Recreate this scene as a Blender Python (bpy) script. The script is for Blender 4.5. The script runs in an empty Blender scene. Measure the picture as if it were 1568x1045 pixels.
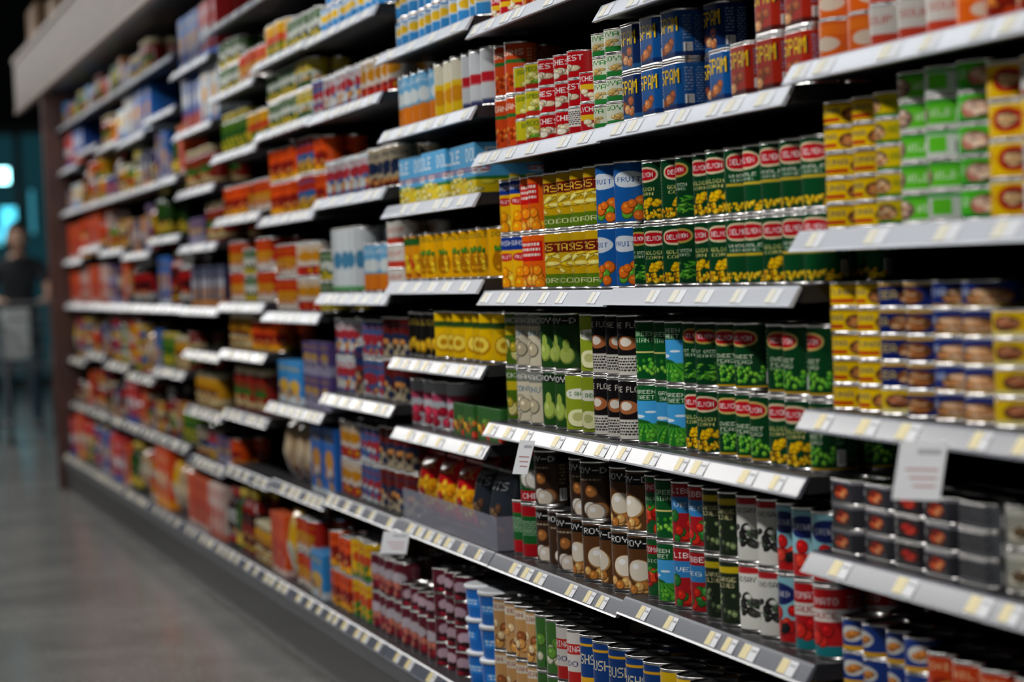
import bpy, bmesh, math, random
import numpy as np
from mathutils import Vector, Matrix
random.seed(7); RNG=np.random.RandomState(11)
scene=bpy.context.scene
COL=scene.collection
try:
    scene.view_settings.view_transform='Standard'
except Exception: pass
EYE=1.14; D=1.41; W=0.914; S0=2.62
def bay_s(k): return S0+W*k

# ------------------------------------------------------------------ materials
def new_mat(name):
    m=bpy.data.materials.new(name); m.use_nodes=True
    return m, m.node_tree, m.node_tree.nodes['Principled BSDF']
def solid(name,c,rough=.5,metal=0.,emit=None,es=0.,noise=0.,scale=30.,alpha=1.,trans=0.):
    m,nt,b=new_mat(name)
    b.inputs['Base Color'].default_value=(*c,1)
    b.inputs['Roughness'].default_value=rough
    b.inputs['Metallic'].default_value=metal
    if trans: b.inputs['Transmission Weight'].default_value=trans
    if alpha<1: b.inputs['Alpha'].default_value=alpha
    if emit:
        b.inputs['Emission Color'].default_value=(*emit,1); b.inputs['Emission Strength'].default_value=es
    if noise:
        tc=nt.nodes.new('ShaderNodeTexCoord'); n=nt.nodes.new('ShaderNodeTexNoise'); n.inputs['Scale'].default_value=scale
        n.inputs['Detail'].default_value=6
        mx=nt.nodes.new('ShaderNodeMix'); mx.data_type='RGBA'
        mx.inputs['A'].default_value=(*[x*(1-noise) for x in c],1); mx.inputs['B'].default_value=(*[min(1,x*(1+noise)) for x in c],1)
        nt.links.new(tc.outputs['Object'],n.inputs['Vector']); nt.links.new(n.outputs['Fac'],mx.inputs['Factor'])
        nt.links.new(mx.outputs['Result'],b.inputs['Base Color'])
    return m
def label_mat(name,rough,spec=.4):
    m,nt,b=new_mat(name)
    a=nt.nodes.new('ShaderNodeVertexColor'); a.layer_name='Col'
    # slight print / ageing variation from pack to pack
    oi=nt.nodes.new('ShaderNodeObjectInfo'); mr=nt.nodes.new('ShaderNodeMapRange')
    mr.inputs['To Min'].default_value=.80; mr.inputs['To Max'].default_value=1.12
    nt.links.new(oi.outputs['Random'],mr.inputs['Value'])
    hs=nt.nodes.new('ShaderNodeHueSaturation'); nt.links.new(mr.outputs[0],hs.inputs['Value']); nt.links.new(a.outputs['Color'],hs.inputs['Color'])
    nt.links.new(hs.outputs['Color'],b.inputs['Base Color'])
    b.inputs['Roughness'].default_value=rough
    b.inputs['Specular IOR Level'].default_value=spec
    return m
M_STEEL=solid('can_steel',(.62,.61,.60),.24,1.)
M_LABEL=label_mat('printed_paper_label',.27,.42)
M_CARTON=label_mat('printed_carton',.45,.35)
M_FOIL=label_mat('printed_foil',.22,.6)
M_SHELF=solid('shelf_dark_metal',(.020,.020,.024),.45,.3)
M_BACK=solid('gondola_back_panel',(.008,.008,.01),.7)
M_RAIL_HI=solid('price_rail_lit_plastic',(.58,.61,.68),.2)  # upper rails: stronger light near the lamps painted into the plastic colour
M_RAIL_LO=solid('price_rail_shaded_plastic',(.11,.12,.15),.25)  # lower rails: same plastic, light fall-off painted in as a darker colour
M_TAGW=solid('price_tag_paper',(.70,.71,.74),.4)
M_TAGW2=solid('price_tag_paper_upper',(.70,.72,.76),.4)
M_TAGY=solid('price_tag_yellow',(.74,.62,.28),.4)
M_TAGY2=solid('price_tag_pale_yellow',(.72,.69,.55),.4)
M_TAGP=solid('price_tag_print',(.35,.36,.4),.5)
M_BLACK=solid('black_plastic',(.01,.01,.011),.5)
M_KICK=solid('kick_plate',(.012,.012,.013),.4,.2)
M_ALU=solid('brushed_aluminium',(.30,.31,.33),.35,.9)

def wood(name,c1,c2,sc):
    m,nt,b=new_mat(name)
    tc=nt.nodes.new('ShaderNodeTexCoord'); mp=nt.nodes.new('ShaderNodeMapping'); mp.inputs['Scale'].default_value=sc
    n=nt.nodes.new('ShaderNodeTexNoise'); n.inputs['Scale'].default_value=5; n.inputs['Detail'].default_value=8
    r=nt.nodes.new('ShaderNodeValToRGB'); r.color_ramp.elements[0].position=.3; r.color_ramp.elements[1].position=.7
    r.color_ramp.elements[0].color=(*c1,1); r.color_ramp.elements[1].color=(*c2,1)
    nt.links.new(tc.outputs['Object'],mp.inputs['Vector']); nt.links.new(mp.outputs[0],n.inputs['Vector'])
    nt.links.new(n.outputs['Fac'],r.inputs['Fac']); nt.links.new(r.outputs['Color'],b.inputs['Base Color'])
    b.inputs['Roughness'].default_value=.5
    return m
M_WOOD=wood('canopy_oak',(.050,.026,.015),(.090,.052,.032),(8,.6,8))
M_WOODL=wood('canopy_oak_trim',(.11,.070,.045),(.17,.11,.078),(8,.6,8))
M_WOODD=wood('end_panel_walnut',(.04,.014,.010),(.08,.028,.018),(8,8,.6))
M_CARD=solid('cardboard',(.22,.13,.07),.8,noise=.2,scale=20)

def floor_mat():
    m,nt,b=new_mat('polished_concrete')
    tc=nt.nodes.new('ShaderNodeTexCoord')
    n=nt.nodes.new('ShaderNodeTexNoise'); n.inputs['Scale'].default_value=1.3; n.inputs['Detail'].default_value=9; n.inputs['Roughness'].default_value=.65
    n2=nt.nodes.new('ShaderNodeTexNoise'); n2.inputs['Scale'].default_value=60; n2.inputs['Detail'].default_value=4
    r=nt.nodes.new('ShaderNodeValToRGB'); r.color_ramp.elements[0].position=.3; r.color_ramp.elements[1].position=.72
    r.color_ramp.elements[0].color=(.13,.13,.125,1); r.color_ramp.elements[1].color=(.235,.235,.225,1)
    mx=nt.nodes.new('ShaderNodeMix'); mx.data_type='RGBA'; mx.blend_type='OVERLAY'; mx.inputs['Factor'].default_value=.5
    nt.links.new(tc.outputs['Object'],n.inputs['Vector']); nt.links.new(tc.outputs['Object'],n2.inputs['Vector'])
    nt.links.new(n.outputs['Fac'],r.inputs['Fac']); nt.links.new(r.outputs['Color'],mx.inputs['A']); nt.links.new(n2.outputs['Fac'],mx.inputs['B'])
    nt.links.new(mx.outputs['Result'],b.inputs['Base Color'])
    mr=nt.nodes.new('ShaderNodeMapRange'); mr.inputs['To Min'].default_value=.12; mr.inputs['To Max'].default_value=.30
    nt.links.new(n.outputs['Fac'],mr.inputs['Value']); nt.links.new(mr.outputs[0],b.inputs['Roughness'])
    return m
M_FLOOR=floor_mat()

# ------------------------------------------------------------------ label raster
FONT={}
_f="""A7E1111117E B7F49494936 C3E41414122 D7F4141221C E7F49494941 F7F09090901 G3E4149497A H7F0808087F I00417F4100 J2040413F01 K7F08142241 L7F40404040 M7F020C027F N7F0408107F O3E4141413E P7F09090906 Q3E4151215E R7F09192946 S4649494931 T01017F0101 U3F4040403F V1F2040201F W3F4038403F X6314081463 Y0708700807 Z6151494543 -0808080808 .0060600000"""
for tok in _f.split():
    g=np.zeros((7,5),bool)
    for c in range(5):
        v=int(tok[1+2*c:3+2*c],16)
        for r in range(7): g[r,c]=bool(v>>r&1)
    FONT[tok[0]]=g
FONT[' ']=np.zeros((7,5),bool)
def hx(s): return np.array([int(s[i:i+2],16)/255 for i in (0,2,4)])
class Cv:
    def __init__(s,w,h,bg):
        s.w,s.h=w,h; s.a=np.zeros((h,w,3)); s.a[:]=hx(bg)
        u=(np.arange(w)+.5)/w; v=(np.arange(h)+.5)/h
        s.U,s.V=np.meshgrid(u,v)
    def rect(s,u0,v0,u1,v1,c): s.a[(s.U>=u0)&(s.U<=u1)&(s.V>=v0)&(s.V<=v1)]=hx(c) if isinstance(c,str) else c
    def ell(s,cu,cv,ru,rv,c,ang=0.,p=2):
        du=s.U-cu; dv=s.V-cv
        if ang:
            ca,sa=math.cos(ang),math.sin(ang); du,dv=du*ca+dv*sa,-du*sa+dv*ca
        s.a[(np.abs(du/ru)**p+np.abs(dv/rv)**p)<=1]=hx(c) if isinstance(c,str) else np.clip(c,0,1)
    def text(s,cu,cv,w,h,t,c):
        m=np.concatenate([np.concatenate([FONT.get(ch,FONT[' ']),np.zeros((7,1),bool)],1) for ch in t],1)[:,:-1]
        x=((s.U-(cu-w/2))/w*m.shape[1]); y=(((cv+h/2)-s.V)/h*7)
        ok=(x>=0)&(x<m.shape[1])&(y>=0)&(y<7)
        xi=np.clip(x.astype(int),0,m.shape[1]-1); yi=np.clip(y.astype(int),0,6)
        s.a[ok&m[yi,xi]]=hx(c)
    def blobs(s,u0,v0,u1,v1,n,sz,cols,asp=1.,rot=0.):
        for i in range(n):
            cu=RNG.uniform(u0,u1); cv=RNG.uniform(v0,v1); c=hx(cols[RNG.randint(len(cols))])
            r=sz*RNG.uniform(.75,1.2); a=RNG.uniform(-rot,rot) if rot else 0
            s.ell(cu,cv,r*asp,r,c*.55,a); s.ell(cu-.006,cv+.008,r*asp*.86,r*.86,c,a); s.ell(cu-r*.25,cv+r*.3,r*.3*asp,r*.25,np.clip(c*1.25+.05,0,1),a)
    def chunks(s,cu,cv,ru,rv,cols,n=14):
        # flaked fish / meat serving suggestion on a plate-like patch
        s.ell(cu,cv,ru*1.15,rv*1.15,hx(cols[0])*.5)
        for i in range(n):
            a=RNG.uniform(0,6.28); q=math.sqrt(RNG.uniform(0,1))*.75
            c=hx(cols[RNG.randint(len(cols))])*RNG.uniform(.8,1.1)
            s.ell(cu+ru*q*math.cos(a),cv+rv*q*math.sin(a),ru*.38,rv*.26,c,RNG.uniform(-.6,.6),2.6)
    def fine(s,u0,v0,u1,v1,c,n=9):
        v=(s.V-v0)/(v1-v0)*n; L=((v%1)>.45)&((s.V>v0)&(s.V<v1))&(s.U>u0)&(s.U<u1)
        h=np.sin(s.U*173+np.floor(v)*7.3)+np.sin(s.U*97+np.floor(v)*3.1)
        s.a[L&(h>-.6)]=hx(c)
    def bars(s,u0,v0,u1,v1):
        s.rect(u0,v0,u1,v1,'f4f4f4'); x=(s.U-u0)/(u1-u0)
        s.a[(x>.08)&(x<.92)&(s.V>v0+.03)&(s.V<v1-.01)&(np.sin(x*61)+np.sin(x*37)>0.1)]=hx('101010')
    def field(s,u0,v0,u1,v1):
        m=v0+(v1-v0)*.45; s.rect(u0,m,u1,v1,'4fa4dc'); s.ell(u0+.3,m+.12,.14,.03,'e8f4fa'); s.ell(u0+.55,m+.2,.1,.02,'e8f4fa')
        s.ell(u0+.25,m,.3,.07,'1d5a24')
        s.rect(u0,v0,u1,m,'23702a')
        k=(s.V<m)&(s.V>v0)&(s.U>u0)&(s.U<u1); x=(s.U-.5)/np.maximum(.06,(m-s.V)+.06)
        s.a[k&(np.sin(x*9)>0)]=hx('4f9a30')
def render_label(bg,ops,N,H):
    c=Cv(N,2*H,bg)
    for o in ops:
        getattr(c,{'r':'rect','e':'ell','t':'text','b':'blobs','s':'fine','c':'bars','f':'field','k':'chunks'}[o[0]])(*o[1:])
    p=c.a; full=np.concatenate([p,p],1)
    full=full.reshape(H,2,N,2,3).mean((1,3))
    g=full.mean(-1,keepdims=True)
    return np.clip(g+(full-g)*1.16,0,1)
def lin(a): a=np.clip(a,0,1); return np.where(a<=.04045,a/12.92,((a+.055)/1.055)**2.4)

# ------------------------------------------------------------------ lofted packs
def circle(N,r):
    a=2*np.pi*(np.arange(N)/N-.25); return np.stack([r*np.cos(a),r*np.sin(a)],1)
def ellipse(N,rx,ry):
    a=2*np.pi*(np.arange(N)/N-.25); return np.stack([rx*np.cos(a),ry*np.sin(a)],1)
def rrect(N,w,d,rc):
    pts=[]; hx_,hy=d/2,w/2
    for (cx,cy,a0) in ((hx_-rc,hy-rc,0),(-hx_+rc,hy-rc,90),(-hx_+rc,-hy+rc,180),(hx_-rc,-hy+rc,270)):
        for i in range(9):
            a=math.radians(a0+90*i/8); pts.append((cx+rc*math.cos(a),cy+rc*math.sin(a)))
    pts=[(hx_,0)]+pts+[(hx_,0)]
    P_=np.array(pts); L=np.concatenate([[0],np.cumsum(np.linalg.norm(np.diff(P_,axis=0),axis=1))]); L/=L[-1]
    f=(np.arange(N)/N-.25)%1
    return np.stack([np.interp(f,L,P_[:,0]),np.interp(f,L,P_[:,1])],1)
def loft(name,sec,rings,mats,capmat=0):
    N=len(sec); R=len(rings)
    V=np.zeros((R,N,3)); C=np.ones((R,N,4)); MI=[]
    for i,(z,sx,sy,col,mi) in enumerate(rings):
        V[i,:,0]=sec[:,0]*sx; V[i,:,1]=sec[:,1]*sy; V[i,:,2]=z
        C[i,:,:3]=lin(np.asarray(col)); MI.append(mi)
    i=np.arange(R-1)[:,None]*N; j=np.arange(N)[None,:]; j2=(j+1)%N
    F=np.stack([i+j,i+j2,i+N+j2,i+N+j],-1).reshape(-1,4)
    faces=F.tolist(); faces.append(list(range(N))[::-1]); faces.append([(R-1)*N+q for q in range(N)])
    me=bpy.data.meshes.new(name); me.from_pydata(V.reshape(-1,3).tolist(),[],faces)
    mi=np.repeat(np.array(MI[:-1]),N).tolist()+[MI[0],MI[-1]]
    me.polygons.foreach_set('material_index',mi)
    sm=[True]*len(faces); sm[-1]=sm[-2]=False; me.polygons.foreach_set('use_smooth',sm)
    at=me.color_attributes.new('Col','FLOAT_COLOR','POINT'); at.data.foreach_set('color',C.reshape(-1))
    for m in mats: me.materials.append(m)
    me.update(); return me
G=np.array([.6,.6,.6])
def mk_can(name,r,h,bg,ops,N,H,sec=None):
    L=render_label(bg,ops,N,H); sec=circle(N,r) if sec is None else sec
    q=.45 if h<.065 else .85
    rg=[(0,.93,.93,G,0),(.0004*q,.985,.985,G,0),(.0016*q,1.,1.,G,0),(.0034*q,1.,1.,G,0),(.005*q,.965,.965,G,0),(.0062*q,.965,.965,G,0)]
    zz=np.linspace(.0068*q,h-.0068*q,H)
    for i,z in enumerate(zz): rg.append((z,.98,.98,L[i],1 if i<H-1 else 0))
    rg+=[(h-.0062*q,.965,.965,G,0),(h-.005*q,.965,.965,G,0),(h-.0034*q,1.,1.,G,0),(h-.0014*q,1.,1.,G,0),(h-.0003*q,.985,.985,G,0),(h,.97,.97,G,0),(h-.0008,.935,.935,G,0),(h-.004,.92,.92,G,0),(h-.004,.80,.80,G,0),(h-.0032,.77,.77,G,0),(h-.0032,.5,.5,G,0)]
    return loft(name,sec,rg,[M_STEEL,M_LABEL])
def mk_box(name,w,d,h,bg,ops,N,H,rc=.0015,mat=None):
    L=render_label(bg,ops,N,H); b=hx(bg)
    rg=[(0,.985,.985,b,0),(.0008,1,1,L[0],0)]
    for i,z in enumerate(np.linspace(.0012,h-.0012,H)): rg.append((z,1,1,L[i],0))
    rg+=[(h-.0006,.998,.998,L[-1],0),(h,.98,.98,b,0)]
    return loft(name,rrect(N,w,d,rc),rg,[mat or M_CARTON])
def mk_bag(name,w,t,h,bg,ops,N,H):
    L=render_label(bg,ops,N,H); rg=[]
    for i in range(H):
        v=i/(H-1); s=.04+.96*max(0,math.sin(math.pi*min(1,max(0,(v-.05)/.9))))**.55
        s*=1+.05*math.sin(v*17)
        rg.append((v*h,s,1-.06*math.sin(v*math.pi)-.015*(i%2 if v<.06 or v>.94 else 0),L[i],0))
    return loft(name,ellipse(N,t/2,w/2),rg,[M_FOIL])
def mk_jar(name,r,h,bg,ops,N,H,lid='c02020',fill='7a3010',bottle=False):
    L=render_label(bg,ops,N,H); f=hx(fill); l=hx(lid)
    rg=[(0,.9,.9,f,0),(.003,1,1,f,0),(.1*h,1,1,f,0)]
    top=.62*h if bottle else .7*h
    for i,z in enumerate(np.linspace(.1*h+.001,top,H)): rg.append((z,1.005,1.005,L[i],0))
    if bottle: pr=[(.68,.95),(.74,.75),(.8,.5),(.86,.38)]; cp=[(.861,.42),(.99,.42),(1,.38)]
    else: pr=[(.74,1),(.8,.93),(.84,.84)]; cp=[(.842,.9),(.985,.9),(1,.86)]
    for z,s in pr: rg.append((z*h,s,s,f,0))
    for z,s in cp: rg.append((z*h,s,s,l,0))
    return loft(name,circle(N,r),rg,[M_FOIL])
def mk_tub(name,r,h,bg,ops,N,H):
    L=render_label(bg,ops,N,H); w=hx('e6eaee')
    rg=[(0,.84,.84,L[0],0),(.002,.87,.87,L[0],0)]
    for i,z in enumerate(np.linspace(.004,h*.86,H)): s=.87+.08*i/H; rg.append((z,s,s,L[i],0))
    rg+=[(h*.87,.97,.97,w,0),(h*.88,1,1,w,0),(h*.97,1,1,w,0),(h*.985,.98,.98,w,0),(h,.9,.9,w,0)]
    return loft(name,circle(N,r),rg,[M_FOIL])

PR={}
def prod(key,name,shape,dims,bg,ops,hero=True,**kw):
    N,H=(208,104) if hero else (72,36)
    if hero and dims[-1]<.065: H=60
    mn=name+'_pack'
    if shape=='can': me=mk_can(mn,dims[0],dims[1],bg,ops,N,H); w=d=2*dims[0]; h=dims[1]; rot=.55
    elif shape=='rcan':
        me=mk_can(mn,0,dims[2],bg,ops,N,H,sec=rrect(N,dims[0],dims[1],.018)); w,d,h=dims; rot=0
    elif shape=='box': me=mk_box(mn,*dims,bg,ops,N,H); w,d,h=dims; rot=0
    elif shape=='bag': me=mk_bag(mn,*dims,bg,ops,N,H); w,d,h=dims; rot=0
    elif shape=='jar': me=mk_jar(mn,*dims,bg,ops,N,H,**kw); w=d=2*dims[0]; h=dims[1]; rot=.4
    elif shape=='tub': me=mk_tub(mn,*dims,bg,ops,N,H); w=d=2*dims[0]; h=dims[1]; rot=.4
    PR[key]=dict(name=name,me=me,w=w,d=d,h=h,rot=rot,shape=shape,jit=.65 if (shape=='can' and h<.06) else .35)

def logo(cv,ru,rv,c,b,t,tc='ffffff',cu=.5,p=2.4):
    return [('e',cu,cv,ru+.035,rv+.035,b,0.,p),('e',cu,cv,ru,rv,c,0.,p),('t',cu,cv,ru*1.5,rv*.8,t,tc)]
def side(c): return [('s',.02,.1,.15,.9,c,14),('s',.87,.35,.98,.9,c,8),('c',.87,.06,.99,.3)]
def side2(c): return [('s',.0,.2,.10,.8,c,4),('c',.92,.1,.99,.6)]
def two(tc,t1,t2,v,h=.08,w=.5): return [('t',.5,v,w,h,t1,tc),('t',.5,v-h*1.4,w*.9,h,t2,tc)]
RCAN=(.037,.1125)
gg='083a1c'
prod('peas','canned_peas','can',RCAN,gg,side('5f8a66')+[('r',0,.0,1,.035,'c89c22')]+[('b',.4,.1,.85,.32,26,.035,['4f9a34','78b840'])]+two('d8e0c8','SWEET','PEAS',.5,.06,.38)+[('s',.3,.32,.5,.37,'a0c090',2)]+logo(.79,.23,.1,'b01824','c8b070','DELMON'))
prod('corn','canned_corn','can',RCAN,'083c20',side('5f8a66')+[('b',.1,.03,.9,.17,60,.03,['e8b41a','f0cc40','c88a10'])]+[('b',.4,.22,.8,.34,8,.05,['e8b41a','d8a020'],1.6,.5)]+two('e0d890','GOLDEN','CORN',.54,.06,.38)+logo(.79,.23,.1,'b01824','e0d0b0','DELMON'))
prod('corn2','canned_whole_kernel_corn','can',RCAN,'0b4424',side('5f8a66')+[('b',.1,.02,.9,.15,50,.03,['f0c21a','f0cc40','d89a10']),('r',.2,.42,.8,.46,'c8b040')]+two('f0f0e0','WHOLE','KERNEL',.58,.05,.4)+logo(.8,.24,.11,'b81824','e0d0b0','DELMON'))
prod('beans','canned_green_beans','can',RCAN,'06351a',side('4f7a56')+[('b',.3,.08,.85,.34,22,.02,['3f8a28','62a038','2f6a24'],4.5,.6)]+two('d0d8c0','CUT GREEN','BEANS',.55,.05,.42)+logo(.8,.21,.09,'a01420','a89850','DELMON'))
prod('field','canned_garden_vegetables','can',RCAN,'0f5228',side('5f9a66')+[('f',.05,.0,.95,.72),('b',.35,.05,.8,.2,10,.045,['5fa83c','e0c040'])]+two('e8f0e0','GREEN','SWEET',.88,.07,.4))
prod('gcorn','canned_cream_corn','can',RCAN,'0a4a22',side('5f9a66')+[('b',.3,.08,.8,.36,18,.045,['5aa83a','7cb848','2f7a28'])]+two('c8e0c0','GREEN','GIANT',.8,.08,.42)+[('r',.2,.46,.8,.49,'d0c880')])
prod('tomveg','canned_tomatoes','can',RCAN,'164f28',side('8fa080')+[('b',.25,.05,.75,.42,6,.12,['b8241c','d0482a','a01814']),('b',.2,.4,.8,.5,12,.02,['3a8a2a'],3,.8)]+[('r',.15,.74,.85,.9,'901820')]+[('t',.5,.82,.55,.09,'TOMATO','f0f0f0')]+[('t',.5,.62,.4,.06,'DICED','e0e0d0')])
prod('redsky','canned_diced_tomatoes','can',RCAN,'9a1c24',side('d0a0a0')+[('r',0,.5,1,.78,'3a80b8'),('b',.2,.05,.8,.46,10,.1,['2a6a2e','4a9040','c02c20'])]+[('t',.5,.88,.5,.1,'LIBBE','ffffff'),('t',.5,.64,.4,.08,'VEG','f0f0f0')])
prod('olive','canned_black_olives','can',RCAN,'1b2618',side('707860')+[('r',0,.82,1,.93,'b8a420'),('b',.15,.05,.85,.5,30,.045,['20241e','2c3428','4a5640','7a8a60'])]+two('d8d0a0','LARGE','OLIVES',.72,.07,.4))
prod('wolive','canned_sliced_olives','can',RCAN,'d8d8d2',side('808080')+[('b',.15,.1,.85,.6,16,.06,['202020','d0d0c8','3a3a38','4a5a48'],1.5,.9)]+[('r',0,.9,1,1,'a8282c'),('t',.5,.8,.5,.08,'LINDSAY','282828')])
prod('hunts','canned_tomato_sauce','can',RCAN,'a8181e',side('e0b0b0')+[('r',0,.0,1,.16,'1a7078'),('r',0,.52,1,.7,'e0dcd6'),('b',.3,.2,.7,.44,4,.12,['a8181c','c83028'])]+[('t',.5,.82,.5,.1,'TOMATO','f0f0f0'),('t',.5,.61,.5,.1,'SAUCE','901b24')])
prod('huntb','canned_stewed_tomatoes','can',RCAN,'8ec0cc',side('60808c')+[('r',0,.0,1,.34,'a81c20'),('e',.5,.74,.3,.17,'18245a'),('b',.2,.14,.8,.5,8,.1,['b01c1c','c84030','1a1a1c'])]+[('t',.5,.74,.4,.09,'STEWED','f0f0f0')])
def spam(c,c2): return side('8090b0')+[('r',0,0,1,.1,c2),('b',.3,.12,.7,.42,6,.1,['a0562c','c07a48','7a3a1c','d8a070'])]+[('t',.52,.70,.6,.32,'SPAM','081428'),('t',.5,.72,.6,.32,'SPAM','f0c81c')]
prod('spamb','canned_luncheon_meat','rcan',(.098,.058,.088),'12508c',spam('16508c','0c2858'))
prod('spamn','canned_lite_luncheon_meat','rcan',(.098,.058,.088),'102a56',spam('163466','2a5a88'))
prod('spamr','canned_smoked_luncheon_meat','rcan',(.098,.058,.088),'9a2818',spam('a03018','4a1410'))
prod('orng','canned_baked_beans','can',(.037,.113),'c04a20',side('e8b090')+[('b',.2,.05,.8,.4,20,.05,['d0682a','8a3010','e09048']),('r',.15,.6,.85,.68,'2f6a30')]+[('t',.5,.82,.6,.12,'BEANS','f8f0e0')])
prod('limes','canned_bamboo_shoots','can',(.039,.055),'bdb42a',side2('808040')+[('r',0,.0,1,.2,'a8281e'),('b',.3,.25,.7,.6,6,.1,['6a9a3a','d8d88a'])]+[('t',.5,.8,.5,.2,'BAMBOO','2a5a20')])
prod('chest','canned_water_chestnuts','can',(.042,.055),'a81018',side2('e0a0a0')+[('b',.25,.12,.75,.42,7,.12,['e8e0cc','d8c8ac'])]+[('t',.5,.75,.55,.22,'CHEST','f4f4f4')])
prod('chestw','canned_whole_mushrooms','can',(.042,.055),'dcd8d2',side2('606060')+[('r',0,.0,1,.3,'a0141c'),('s',.15,.35,.85,.9,'404040',7)])
prod('ryel','canned_lychees','can',(.037,.058),'b01c28',side2('e0c080')+[('r',0,.4,1,.6,'e0b830'),('b',.25,.05,.75,.35,5,.1,['f0e0c0','e0a0a0'])]+[('t',.5,.8,.5,.18,'LYCHEE','ffffff')])
prod('garb','canned_chickpeas','can',(.040,.045),'d8dcc8',side2('708060')+[('r',0,.0,1,.24,'2a7838'),('b',.3,.25,.7,.55,8,.09,['d8c08a','c8a868'])]+[('t',.5,.82,.5,.22,'GOYA','2f7a3c')])
prod('peach','canned_peaches','can',(.037,.118),'e8b41c',side('a07810')+[('r',0,.74,1,1,'183888'),('b',.25,.06,.8,.42,6,.14,['f09c1c','f8c44c','e08414'])]+[('t',.5,.88,.55,.1,'SUNSHN','f0f0f0'),('e',.5,.6,.24,.08,'b82428'),('t',.5,.6,.3,.07,'FRUIT','ffffff')])
prod('opine','canned_mandarin_oranges','can',(.041,.118),'dc641a',side('e8b080')+[('b',.15,.05,.85,.38,10,.1,['f09024','f8b048']),('r',.25,.5,.75,.88,'c01c1c')]+[('s',.3,.55,.7,.85,'f0e8e0',3)])
prod('bcorn','canned_baby_corn','can',(.044,.118),'c8a41c',side('d0c070')+[('r',0,.0,1,.24,'5a7a1a'),('b',.15,.3,.85,.66,14,.04,['f0d040','e0b41c','f8e888'],4,.5),('r',0,.64,1,.84,'6a1c14'),]+[('t',.5,.74,.8,.13,'TASTY','e8c850'),('t',.5,.12,.6,.09,'CORN','e8e8b8')])
prod('bluec','canned_mixed_fruit','can',(.042,.118),'1c5a9c',side('80b0d8')+[('e',.5,.72,.28,.14,'d8e0e8'),('b',.3,.05,.75,.34,7,.1,['e0b840','d87028','60a038'])]+[('t',.5,.72,.38,.08,'FRUIT','204a90')])
prod('cocog','canned_jackfruit','can',(.037,.118),'4a6a1c',side('a0b070')+[('r',0,.58,1,.76,'c8b42a'),('b',.25,.05,.75,.45,6,.13,['b8a83a','d8d090'])]+[('t',.5,.88,.5,.1,'JACK','f0f0f0')])
prod('coco','canned_coconut_milk','can',(.043,.118),'d2cab4',side('808078')+[('r',0,.78,1,1,'80837e'),('b',.3,.1,.7,.4,4,.13,['ece8dc','c0b69c'])]+[('t',.5,.64,.7,.11,'COCONUT','3a6a8a'),('t',.5,.88,.6,.1,'CHAO','d8d8d0')])
PE=[('e',.40,.30,.14,.18,'7a8c40'),('e',.39,.32,.12,.16,'a8bc60'),('e',.40,.50,.065,.13,'a0b458'),('e',.36,.36,.04,.06,'c8d488'),('e',.64,.24,.13,.16,'7a8c40'),('e',.63,.26,.115,.145,'b4c46a'),('e',.63,.43,.06,.12,'a0b458')]
prod('pear','canned_pears','can',(.043,.118),'22481e',side('88a070')+PE+[('r',0,.82,1,.97,'141e14'),('t',.5,.895,.6,.1,'ROY-D','f0f0f0')])
prod('pearw','canned_pear_halves','can',(.043,.118),'8a9a2c',side('c0c890')+[('e',.5,.2,.26,.17,'5a6a20'),('e',.48,.22,.24,.16,'e6e6ba'),('e',.46,.24,.1,.08,'b8bc80')]+[('e',.5,.66,.3,.1,'e6e6da'),('t',.5,.66,.4,.08,'S AND W','2a5a2a')])
prod('bwcan','canned_coconut_cream','can',(.04,.118),'141012',side('a0a0a0')+[('r',0,.0,1,.34,'d6d2ca'),('e',.5,.55,.2,.12,'a86a44'),('e',.48,.57,.11,.075,'e8e0d4'),('s',.2,.05,.8,.3,'303030',5)]+[('t',.5,.86,.55,.1,'MAE PLOY','d8d0c8')])
prod('lyg','canned_straw_mushrooms','can',(.043,.118),'174a24',side('a0b8a0')+[('r',0,.0,1,.2,'a81420'),('r',0,.9,1,1,'a81420'),('b',.3,.34,.75,.68,4,.17,['ece8de','dcc4b8'])]+[('t',.5,.1,.55,.11,'CHEES','f0f0f0')])
prod('lyr','canned_rambutan','can',(.043,.118),'a01420',side('d0a0a0')+[('r',.1,.25,.9,.8,'1b5a2a'),('s',.2,.4,.8,.7,'a0b8a0',8),('c',.6,.28,.85,.5)])
prod('aroy','canned_longans','can',(.043,.118),'3a261a',side('908470')+[('b',.25,.1,.75,.5,7,.14,['c88e50','ece0d0','a87040','f0e8dc'])]+[('r',0,.78,1,.97,'0c0a0a'),('t',.5,.875,.6,.11,'ROY-D','f0f0f0'),('s',.3,.66,.7,.72,'b0a890',1)])
prod('aroyb','canned_longans_in_syrup','can',(.043,.118),'5a3a20',side('908470')+[('e',.5,.40,.22,.2,'b08a58'),('e',.49,.41,.2,.18,'ece2d2'),('e',.44,.48,.06,.05,'ffffff'),('b',.25,.06,.75,.2,6,.09,['c08040','e0b070'])]+[('r',0,.78,1,.97,'0c0a0a'),('t',.5,.875,.6,.11,'ROY-D','f0f0f0')])
TU=(.0435,.037)
prod('tuy','canned_tuna_in_oil','can',TU,'e0bc08',side2('706010')+[('k',.66,.42,.12,.3,['c88a58','e0b080','a86a38']),('r',0,.9,1,1,'9a7808'),('r',.12,.14,.5,.3,'b02820')]+[('t',.32,.62,.36,.28,'TUNA','28406a')])
prod('tuyg','canned_tuna','can',TU,'ccb418',side2('607020')+[('k',.4,.5,.14,.32,['c89a70','e8c8a0','a06a40']),('r',0,0,1,.15,'3a7a24'),('t',.72,.6,.26,.26,'GENO','2a5a2a')])
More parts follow.
